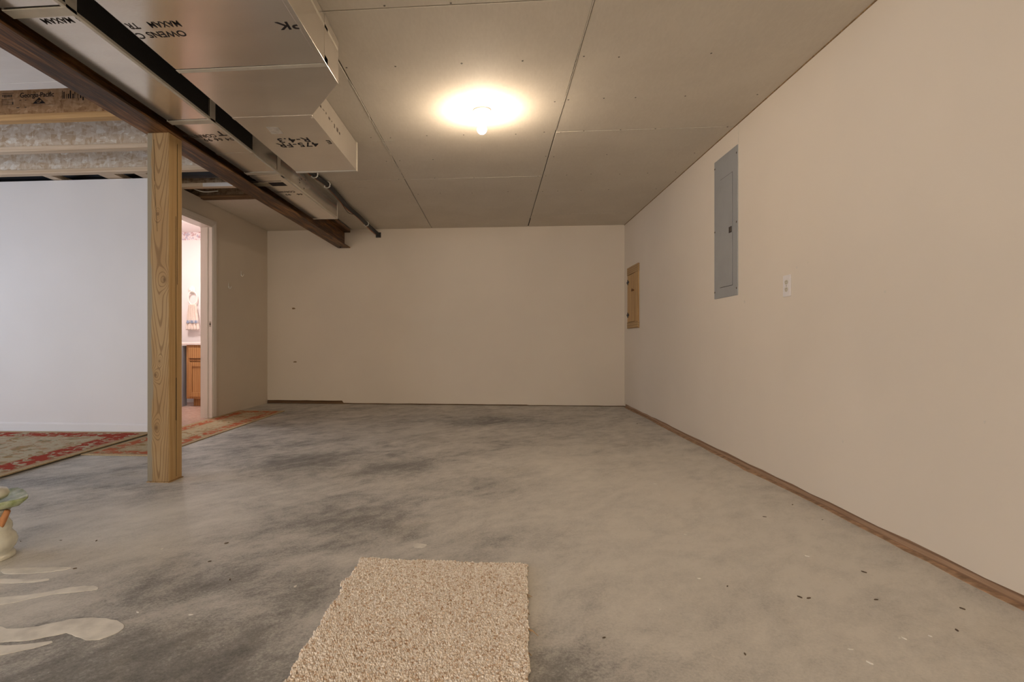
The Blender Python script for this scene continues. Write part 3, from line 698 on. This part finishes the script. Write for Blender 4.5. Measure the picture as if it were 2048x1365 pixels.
# ------------------------------------------------------------------ black insulated line with its wires
pipe = empty('insulated_pipe', (-1.5, 5.5, 2.22), 'black foam-wrapped pipe run clipped under the ceiling to the end wall', 'pipe')
ctrl = [(-1.475, 3.95, 2.236), (-1.53, 4.35, 2.232), (-1.505, 4.75, 2.232), (-1.515, 5.2, 2.224), (-1.535, 5.5, 2.228), (-1.515, 5.9, 2.215), (-1.53, 6.3, 2.222), (-1.515, 6.6, 2.212), (-1.492, 6.82, 2.19)]
def spline(c, m=8):
    out = []; c = [Vector(p) for p in c]
    for i in range(len(c)-1):
        p0, p1, p2, p3 = c[max(i-1, 0)], c[i], c[i+1], c[min(i+2, len(c)-1)]
        for k in range(m):
            t = k/m
            out.append(0.5*((2*p1)+(p2-p0)*t+(2*p0-5*p1+4*p2-p3)*t*t+(3*p1-p0-3*p2+p3)*t**3))
    return out+[c[-1]]
MB().tube(spline(ctrl), 0.021, 14).build('foam_sleeve', 'pipe_foam', pipe, smooth=True)
MB().tube(spline([(p[0]-.027, p[1], p[2]-.006-.006*math.sin(i*2.0)) for i, p in enumerate(ctrl)]), 0.0045, 8).build('orange_wire', 'wire_orange', pipe, smooth=True)
MB().tube(spline([(p[0]-.036, p[1], p[2]+.008) for i, p in enumerate(ctrl[:5])]), 0.008, 8).build('dark_wire', 'wire_dark', pipe, smooth=True)
MB().tube(spline([(-1.545, 5.34, 2.22), (-1.54, 5.42, 2.185), (-1.53, 5.52, 2.165), (-1.52, 5.62, 2.175), (-1.525, 5.72, 2.20)]), 0.003, 6).build('dark_wire', 'wire_dark', pipe, smooth=True)
for (x, y, z) in ((-1.515, 4.42, 2.232), (-1.502, 4.72, 2.232), (-1.522, 6.28, 2.222)):
    path = [(x+.025*math.cos(a), y, z+.025*math.sin(a)) for a in [(-.15+k*.1)*PI for k in range(14)]]
    MB().tube([(q[0], q[1]-.004, q[2]-.003) for q in path]+[(x-.03, y, z-.025), (x-.012, y, z-.034), (x+.012, y, z-.03), (x+.025, y, z-.015)], 0.0055, 6).build('clip', 'clip_white', pipe, smooth=True)
MB().box(-1.526, -1.458, YB-0.004, YB+0.012, 2.150, 2.218).build('wall_sleeve', 'black_steel', pipe, bevel=.002)

# dim lines in the open bay right of the post
bp = tag(MB().tube([(-4.6, 4.66, 2.36), (-3.2, 4.65, 2.345), (-2.5, 4.65, 2.34), (-2.05, 4.65, 2.35)], 0.045, 12).build('drain_pipe', 'pipe_foam', smooth=True), 'black plastic pipe lying in the dark joist bay right of the post', 'pipe')
tag(MB().tube(spline([(-3.05, 4.89, 2.40), (-2.95, 4.95, 2.32), (-2.85, 5.02, 2.28), (-2.72, 5.08, 2.30)]), 0.006, 8).build('cable', 'wire_white', smooth=True), 'thin white cable looping down inside the dark joist bay', 'cable')
tag(MB().box(-2.72, -2.06, 4.799, 4.8, H+.001, H+.036).build('paper_strip', 'foil_white'), 'white paper strip stuck along the dim joist', 'paper')

# ------------------------------------------------------------------ ceiling lamps
def lamp(x, y, label, glowmat):
    L = empty('ceiling_lamp', (x, y, H), label, 'lamp', 'bare bulb lampholders')
    MB().lathe([(0.057, H-.0005), (0.0575, H-.006), (0.053, H-.012), (0.040, H-.016), (0.029, H-.019), (0.025, H-.026), (0.0225, H-.055), (0.0205, H-.0555), (0.020, H-.03)], (x, y, 0), 40).build('porcelain_holder', 'porcelain', L, smooth=True)
    for s in (-1, 1): MB().lathe([(0.004, H-.0175), (0.003, H-.019)], (x+s*.038, y, 0), 8).build('screw', 'screw_grey', L)
    MB().lathe([(0.0135, H-.045), (0.0140, H-.062)], (x, y, 0), 20).build('bulb_base', 'metal_strike', L, smooth=True)
    pr = []
    for k in range(15):
        a = PI*k/14; r = 0.030*math.sin(a)
        z = H-.116-0.030*math.cos(PI-a)
        if k > 9: r = max(r, 0.0138)
        pr.append((max(r, .0006), z))
    pr = [(max(.0006, .030*math.sin(a)), H-.119-.030*math.cos(a)) for a in [PI*k/16 for k in range(12)]] + [(0.019, H-.083), (0.0150, H-.073), (0.0140, H-.062)]
    MB().lathe(pr, (x, y, 0), 28).build('bulb', glowmat, L, smooth=True)
    return L
lamp(-0.078, 3.35, 'white porcelain ceiling lampholder with a lit bare bulb', 'bulb_glow')
lamp(-0.35, -1.1, 'bare bulb lampholder added on the ceiling behind the camera for fill light', 'fill_bulb_glow')  # unseen lamp added as fill for the room

# ------------------------------------------------------------------ right wall fittings
ep = empty('breaker_panel', (XR, 3.876, 1.123), 'tall grey metal electrical breaker panel cover set in the right wall', 'electrical panel')
X0 = XR-0.005
MB().box(X0, XR+.004, 3.688, 4.064, 1.123, 2.122).build('cover', 'panel_grey', ep, bevel=.002)
MB().box(X0-.0003, X0+.001, 3.760, 3.962, 1.194, 1.964).build('door_gap', 'panel_dark', ep)
pd = MB().box(X0-.0025, X0+.001, 3.763, 3.962, 1.197, 1.961).build('door', 'panel_grey', ep, bevel=.001)
MB().box(X0-.004, X0, 3.768, 3.812, 1.556, 1.598).build('latch', 'panel_dark', pd, bevel=.001)
MB().box(X0-.0055, X0, 3.778, 3.786, 1.563, 1.592).build('latch_slide', 'screw_grey', pd)
for z in (1.26, 1.577, 1.89): MB().box(X0-.0035, X0, 3.944, 3.952, z-.018, z+.018).build('hinge', 'panel_grey', pd, bevel=.001)
for y in (3.700, 4.052):
    for z in (1.17, 1.61, 2.07):
        MB().lathe([(0.0065, 0.0), (0.0065, -.0025), (0.004, -.0035)], (X0, y, z), 12, 'x').build('screw', 'screw_grey', ep)
ou = empty('wall_outlet', (XR, 3.09, 1.062), 'white duplex electrical outlet on the right wall beside the breaker panel', 'outlet')
MB().box(XR-.006, XR+.001, 3.0525, 3.1275, 1.062, 1.180).build('cover_plate', 'plastic_white', ou, bevel=.003)
for z in (1.101, 1.141):
    r_ = MB().lathe([(0.0165, 0), (0.0165, -.0075), (0.0155, -.008)], (XR, 3.09, z), 20, 'x', sx=1.0, sy=0.82).build('receptacle', 'plastic_ivory', ou, smooth=False)
    MB().box(XR-.0085, XR-.007, 3.0965, 3.0985, z-.001, z+.008).box(XR-.0085, XR-.007, 3.0815, 3.0835, z-.001, z+.008).box(XR-.0085, XR-.007, 3.088, 3.092, z-.010, z-.005).build('slots', 'dark_gap', r_)
MB().lathe([(0.003, 0), (0.003, -.007)], (XR, 3.09, 1.121), 8, 'x').build('screw', 'screw_grey', ou)

cb = empty('access_cabinet', (XR, 6.354, 0.965), 'small rustic pine cabinet door with black hinges on the right wall by the far corner', 'cabinet')
MB().box(XR-.018, XR, 6.112, 6.598, 1.600, 1.690).build('top_rail', 'pine_rail', cb, bevel=.002)
MB().box(XR-.018, XR, 6.112, 6.598, 0.965, 1.040).build('bottom_rail', 'pine_rail', cb, bevel=.002)
MB().box(XR-.016, XR, 6.120, 6.245, 1.040, 1.600).build('stile', 'pine_door', cb, bevel=.002)
MB().box(XR-.016, XR, 6.545, 6.590, 1.040, 1.600).build('stile', 'pine_door', cb, bevel=.002)
MB().box(XR-.006, XR, 6.24, 6.55, 1.036, 1.604).build('door_backing', 'dark_gap', cb)
for i, (a, b) in enumerate(((6.249, 6.345), (6.347, 6.443), (6.445, 6.541))): MB().box(XR-.019, XR-.003, a, b, 1.044, 1.596).build('door_board', 'pine_door', cb, bevel=.002)
for z in (1.125, 1.515):
    hb = MB().box(XR-.0225, XR-.0188, 6.50, 6.60, z-.012, z+.012).build('hinge', 'iron_black', cb, bevel=.001)
    MB().lathe([(0.006, z-.03), (0.006, z+.03)], (XR-.022, 6.545, 0), 10).build('hinge_pin', 'iron_black', hb)
MB().lathe([(0.007, -.018), (0.007, -.032), (0.016, -.036), (0.017, -.044), (0.010, -.050)], (XR, 6.275, 1.40), 16, 'x').build('knob', 'knob_wood', cb, smooth=True)

for (y, z, lb) in ((5.772, 1.425, 'white adhesive hook on the cream wall, nearer the bathroom door'), (6.068, 1.598, 'white adhesive hook on the cream wall, nearer the corner')):
    hk = empty('wall_hook', (XL, y, z-.02), lb, 'hook', 'white wall hooks')
    MB().box(XL, XL+.004, y-.008, y+.008, z-.015, z+.045).build('back_plate', 'clip_white', hk, bevel=.002)
    MB().tube(spline([(XL+.005, y, z+.004), (XL+.008, y, z-.014), (XL+.020, y, z-.020), (XL+.030, y, z-.008), (XL+.032, y, z+.006)], 4), .0045, 8).build('prong', 'clip_white', hk, smooth=True)

# ------------------------------------------------------------------ bathroom furnishings
vn = empty('oak_vanity', (-3.45, 6.58, 0.004), 'oak bathroom vanity cabinet seen through the doorway', 'vanity')
VX0, VX1, VY = -3.815, -3.20, 6.36
MB().box(VX0, VX1, VY+.019, YB-.014, 0.10, 0.765).build('body', 'oak', vn, bevel=.002)
MB().box(VX0+.05, VX1-.01, VY+.075, YB-.03, 0.004, 0.10).build('toe_kick', 'oak', vn)
for (x0, x1) in ((VX0, VX0+.045), (VX1-.045, VX1), (-3.53, -3.485)): MB().box(x0, x1, VY, VY+.019, .10, .765).build('face_stile', 'oak', vn, bevel=.001)
for (z0, z1) in ((.10, .13), (.565, .59), (.735, .765)): MB().box(VX0+.045, VX1-.045, VY+.0005, VY+.019, z0, z1).build('face_rail', 'oak', vn, bevel=.001)
for (x0, x1) in ((VX0+.03, -3.52), (-3.495, VX1-.03)):
    MB().box(x0, x1, VY-.018, VY-.0005, .600, .735).build('drawer_front', 'oak', vn, bevel=.005)
    dr = MB().box(x0, x1, VY-.010, VY-.0005, .125, .555).build('door', 'oak', vn)
    for (a, b, c, d) in ((x0, x0+.05, .125, .555), (x1-.05, x1, .125, .555), (x0+.05, x1-.05, .125, .18), (x0+.05, x1-.05, .50, .555)):
        MB().box(a, b, VY-.020, VY-.010, c, d).build('door_rail', 'oak', dr, bevel=.003)
ct = empty('vanity_counter', (-3.5, 6.58, 0.765), 'white bathroom counter with backsplash on top of the oak vanity', 'counter')
MB().box(-3.872, VX1+.01, VY-.03, YB-.013, .766, .802).build('slab', 'counter_white', ct, bevel=.008)
MB().box(-3.862, VX1+.01, YB-.034, YB-.013, .802, .905).build('backsplash', 'counter_white', ct, bevel=.006)
tr = empty('towel_ring', (-4.0, YB-.012, 1.26), 'white towel ring on the pink bathroom wall', 'towel ring')
MB().lathe([(0.052, 0), (0.052, -.008), (0.038, -.016), (0.020, -.020), (0.016, -.05), (0.012, -.055)], (-3.995, YB-.012, 1.495), 24, 'y').build('mount', 'porcelain', tr, smooth=True)
ringc = (-3.962, YB-.055, 1.385)
path = [(ringc[0]+.062*math.sin(a), ringc[1]-.004*math.cos(a), ringc[2]+.088*math.cos(a)) for a in [2*PI*k/36 for k in range(37)]]
MB().tube(path, .0085, 10).build('ring', 'porcelain', tr, smooth=True)
MB().tube([(-3.995, YB-.055, 1.492), (-3.975, YB-.058, 1.478), (-3.962, YB-.055, 1.470)], .009, 10).build('arm', 'porcelain', tr, smooth=True)
tw = empty('hand_towel', (-3.95, YB-.07, .97), 'cream hand towel with a blue shell band hanging from the towel ring', 'towel')
def towel(name, mat, xa, ya, zt, zb, wt, wb_, amp, y_off, rows=24, cols=40, folds=4.5, clip=None):
    m = MB(); R_ = []
    for i in range(rows+1):
        t = i/rows; z = zt+(zb-zt)*t; w = wt+(wb_-wt)*(t**.8)
        if clip and not (clip[0]-1e-6 <= z <= clip[1]+1e-6): continue
        row = []
        for j in range(cols+1):
            s = j/cols-.5
            row.append((xa+s*w, ya+y_off+amp*(1-.45*t)*math.sin(s*folds*2*PI+1.0), z))
        R_.append(row)
    th = .006
    n = cols+1; b = 0
    for row in R_: m.v += row
    for row in R_: m.v += [(p_[0], p_[1]+th, p_[2]) for p_ in row]
    k = len(R_)*n
    for i in range(len(R_)-1):
        for j in range(cols):
            a = i*n+j
            m.f.append((a, a+1, a+n+1, a+n)); m.f.append((k+a, k+a+n, k+a+n+1, k+a+1))
    for j in range(cols):
        a = (len(R_)-1)*n+j
        m.f.append((j, k+j, k+j+1, j+1)); m.f.append((a, a+1, k+a+1, k+a))
    for i in range(len(R_)-1):
        a = i*n; m.f.append((a, a+n, k+a+n, k+a)); a = i*n+cols; m.f.append((a, k+a, k+a+n, a+n))
    return m.build(name, mat, tw, smooth=True)
towel('front_fold', 'towel_cloth', -3.945, YB-.085, 1.300, .965, .085, .185, .013, 0)
towel('back_fold', 'towel_cloth', -3.995, YB-.036, 1.300, .985, .06, .15, .010, 0)
towel('printed_band', 'towel_band', -3.945, YB-.087, 1.300, .965, .085, .182, .013, -.001, clip=(1.04, 1.10))
for s in (-.055, 0, .055):
    MB().lathe([(0.016, 0), (0.016, -.002)], (-3.945+s, YB-.102, 1.067), 14, 'y', sy=1.2).build('shell_print', 'towel_blue', tw)
bl = empty('bathroom_light', (-3.7, 5.75, H), 'glowing dome light on the bathroom ceiling', 'lamp')
MB().lathe([(0.15, H-.001), (0.15, H-.02), (0.14, H-.025)], (-3.7, 5.75, 0), 32).build('pan', 'porcelain', bl)
MB().lathe([(0.138, H-.025), (0.13, H-.05), (0.10, H-.075), (0.05, H-.09), (0.005, H-.094)], (-3.7, 5.75, 0), 32).build('dome', 'bath_glow', bl, smooth=True)

# ------------------------------------------------------------------ rugs
def rug(name, spec, z0, t, mat, label, binding):
    cx, cy, hx, hy, ang = spec
    e = empty(name, (cx, cy, z0), label, 'rug')
    ca, sa = math.cos(ang), math.sin(ang)
    def W(x, y): return (cx+x*ca-y*sa, cy+x*sa+y*ca)
    MB().prism([W(-hx+.012, -hy+.012), W(hx-.012, -hy+.012), W(hx-.012, hy-.012), W(-hx+.012, hy-.012)], 'z', z0, z0+t).build('woven_field', mat, e)
    for (a, b, c, d) in ((-hx, hx, -hy, -hy+.02), (-hx, hx, hy-.02, hy), (-hx, -hx+.02, -hy+.02, hy-.02), (hx-.02, hx, -hy+.02, hy-.02)):
        MB().prism([W(a, c), W(b, c), W(b, d), W(a, d)], 'z', z0, z0+t+.0015).build('binding', 'rug_binding', e, bevel=.002)
    return e
rug('runner_rug', RUN, 0.0005, .006, 'runner_weave', 'narrow red and cream runner rug lying along the bathroom wall behind the post', True)
rug('area_rug', RUG, 0.0085, .008, 'rug_weave', 'large red-bordered cream area rug in front of the white partition', True)

# ------------------------------------------------------------------ berber carpet remnant
cp = empty('carpet_remnant', (-.2, 1.35, 0), 'cut piece of beige berber loop carpet lying on the concrete floor', 'carpet')
random.seed(11)
CY0, CY1 = 0.62, 1.955
def xl(y):
    v = -.497+.002*math.sin(y*31)+.002*math.sin(y*77)
    if 1.79 < y: v += .004
    elif 1.60 < y < 1.70: v += .004
    if 1.735 < y < 1.765: v -= .012
    return v
def xr(y): return .116-.052*(CY1-y)+.0015*math.sin(y*43)+.0015*math.sin(y*91)
def yt(x): return CY1+.004*math.sin(x*23)-.012*(x+.5)
n = 60
pts = [(xl(CY0+(CY1-CY0)*k/n)+.004, CY0+(CY1-CY0)*k/n) for k in range(n+1)] + [(xr(CY0+(CY1-CY0)*k/n)-.004, CY0+(CY1-CY0)*k/n) for k in range(n, -1, -1)]
MB().prism(pts, 'z', 0, .005).build('backing', 'carpet_back', cp)
m = MB(); S = .0060
y = CY0; row = 0
dome = [(1.0, .004), (.95, .009), (.55, .0128)]
while y < CY1+.004:
    x = -.53+(S/2 if row % 2 else 0)
    while x < .14:
        if xl(y) < x < xr(y) and y < yt(x):
            cx_ = x+random.uniform(-.0016, .0016); cy_ = y+random.uniform(-.0016, .0016)
            a0 = random.random()*PI; ra = .0043*random.uniform(.85, 1.2); rb = .0030*random.uniform(.85, 1.15); hz = random.uniform(-.0018, .0018)
            ca, sa = math.cos(a0), math.sin(a0); b = len(m.v)
            for (rr, hh) in dome:
                for k in range(6):
                    t = k*PI/3; ex = ra*rr*math.cos(t); ey = rb*rr*math.sin(t)
                    m.v.append((cx_+ex*ca-ey*sa, cy_+ex*sa+ey*ca, hh+hz*(hh > .005)))
            for i in range(2):
                for k in range(6):
                    q = (k+1) % 6
                    m.f.append((b+i*6+k, b+i*6+q, b+(i+1)*6+q, b+(i+1)*6+k))
            m.f.append(tuple(b+12+k for k in range(6)))
        x += S
    y += S*.87; row += 1
pl = m.build('loop_pile', 'berber', cp, smooth=True); pl['kind'] = 'stuff'
for (y_, dx, dy, l) in ((1.72, .022, -.004, 1), (1.705, .018, .006, 1), (1.52, .03, -.03, 1), (1.515, .014, -.006, 1), (1.9, .012, .004, 1), (1.60, .010, .004, 1), (1.40, .012, -.006, 1)):
    x_ = xr(y_)-.004
    MB().tube([(x_, y_, .008), (x_+dx*.5, y_+dy*.4, .007), (x_+dx, y_+dy, .003)], [.0022, .0016, .0008], 5).build('loose_thread', 'carpet_back', cp)
random.seed(19)

# ------------------------------------------------------------------ ceramic plant stand at the left edge
ps = empty('ceramic_stand', (-1.895, 1.86, 0), 'green glazed ceramic pedestal planter at the left edge of the photo', 'planter')
cxp, cyp = -1.895, 1.86
MB().lathe([(0.080, 0.0), (0.084, .006), (0.080, .016), (0.070, .022), (0.084, .04), (0.090, .06), (0.084, .08), (0.070, .098), (0.074, .112), (0.072, .125), (0.060, .145), (0.058, .165), (0.075, .185)], (cxp, cyp, 0), 36).build('pedestal', 'celadon_pale', ps, smooth=True)
def leafrim(z0, z1, r, k):
    m = MB(); prof = ((.45, z0), (.8, z0+(z1-z0)*.35), (1.0, z1), (.97, z1+.006), (.6, z0+(z1-z0)*.65+.004), (.2, z0+.012))
    nn = 48; b = 0
    for (f_, z) in prof:
        for i in range(nn):
            a = 2*PI*i/nn
            q = 1/(abs(math.cos(a))**1.25+abs(math.sin(a))**1.25)**(1/1.25)
            R = r*f_*q*1.18
            m.v.append((cxp+R*math.cos(a+k), cyp+R*math.sin(a+k), z))
    for j in range(len(prof)-1):
        for i in range(nn):
            q = (i+1) % nn
            m.f.append((j*nn+i, j*nn+q, (j+1)*nn+q, (j+1)*nn+i))
    m.f.append(tuple(range(nn-1, -1, -1))); m.f.append(tuple((len(prof)-1)*nn+i for i in range(nn)))
    return m
leafrim(.185, .222, .122, .1).build('leaf_rim', 'celadon', ps, smooth=True)
MB().lathe([(0.02, .21), (0.062, .225), (0.068, .24), (0.060, .256), (0.03, .262), (0.004, .263)], (cxp-.005, cyp, 0), 28).build('inner_bowl', 'celadon_pale', ps, smooth=True)
MB().tube([(cxp+.064, cyp-.01, .12), (cxp+.072, cyp-.01, .15), (cxp+.09, cyp-.01, .185)], [.006, .012, .010], 10).build('orange_piece', 'orange_tone', ps, smooth=True)  # orange-brown piece between pedestal and rim

# ------------------------------------------------------------------ crumbs on the slab
fw, fd = MB(), MB()
WHITE = [(0.914,3.139),(0.872,2.917),(0.622,2.37),(0.801,2.325),(1.182,2.13),(1.181,1.934),(0.5,1.667),(1.109,1.564),(1.12,1.564),(1.2,1.581),(0.939,1.497),(0.948,1.438),(-1.07,1.527),(-.902,1.526),(-.66,1.73),(-1.3,2.0),(0.7,1.9),(1.0,2.7)]
DARK = [(0.772,1.848),(0.969,1.788),(0.993,1.783),(1.199,1.79),(1.479,2.793),(1.249,2.592),(1.491,2.57),(-1.769,2.053),(-1.924,2.03),(-1.498,1.801),(-.901,1.761),(-1.077,2.077),(0.3,1.5),(0.65,1.45),(1.3,1.62),(1.42,1.75),(-1.62,2.06),(-1.05,1.9),(1.45,5.9),(1.40,5.4),(1.30,2.0)]
for lst, mb in ((WHITE, fw), (DARK, fd)):
    for (x, y) in lst:
        r = random.uniform(.003, .0065); a0 = random.random()*PI
        pts = [(x+r*1.5*math.cos(a0)*math.cos(a)-r*.6*math.sin(a0)*math.sin(a), y+r*1.5*math.sin(a0)*math.cos(a)+r*.6*math.cos(a0)*math.sin(a)) for a in [k*PI/3+random.uniform(-.3, .3) for k in range(6)]]
        mb.prism(pts, 'z', 0, random.uniform(.001, .003))
tag(fw.build('paint_chips', 'fleck_white'), 'white paint and plaster chips scattered on the concrete floor', 'debris', kind='stuff')
tag(fd.build('dirt_crumbs', 'fleck_dark'), 'dark crumbs of dirt scattered on the concrete floor', 'debris', kind='stuff')
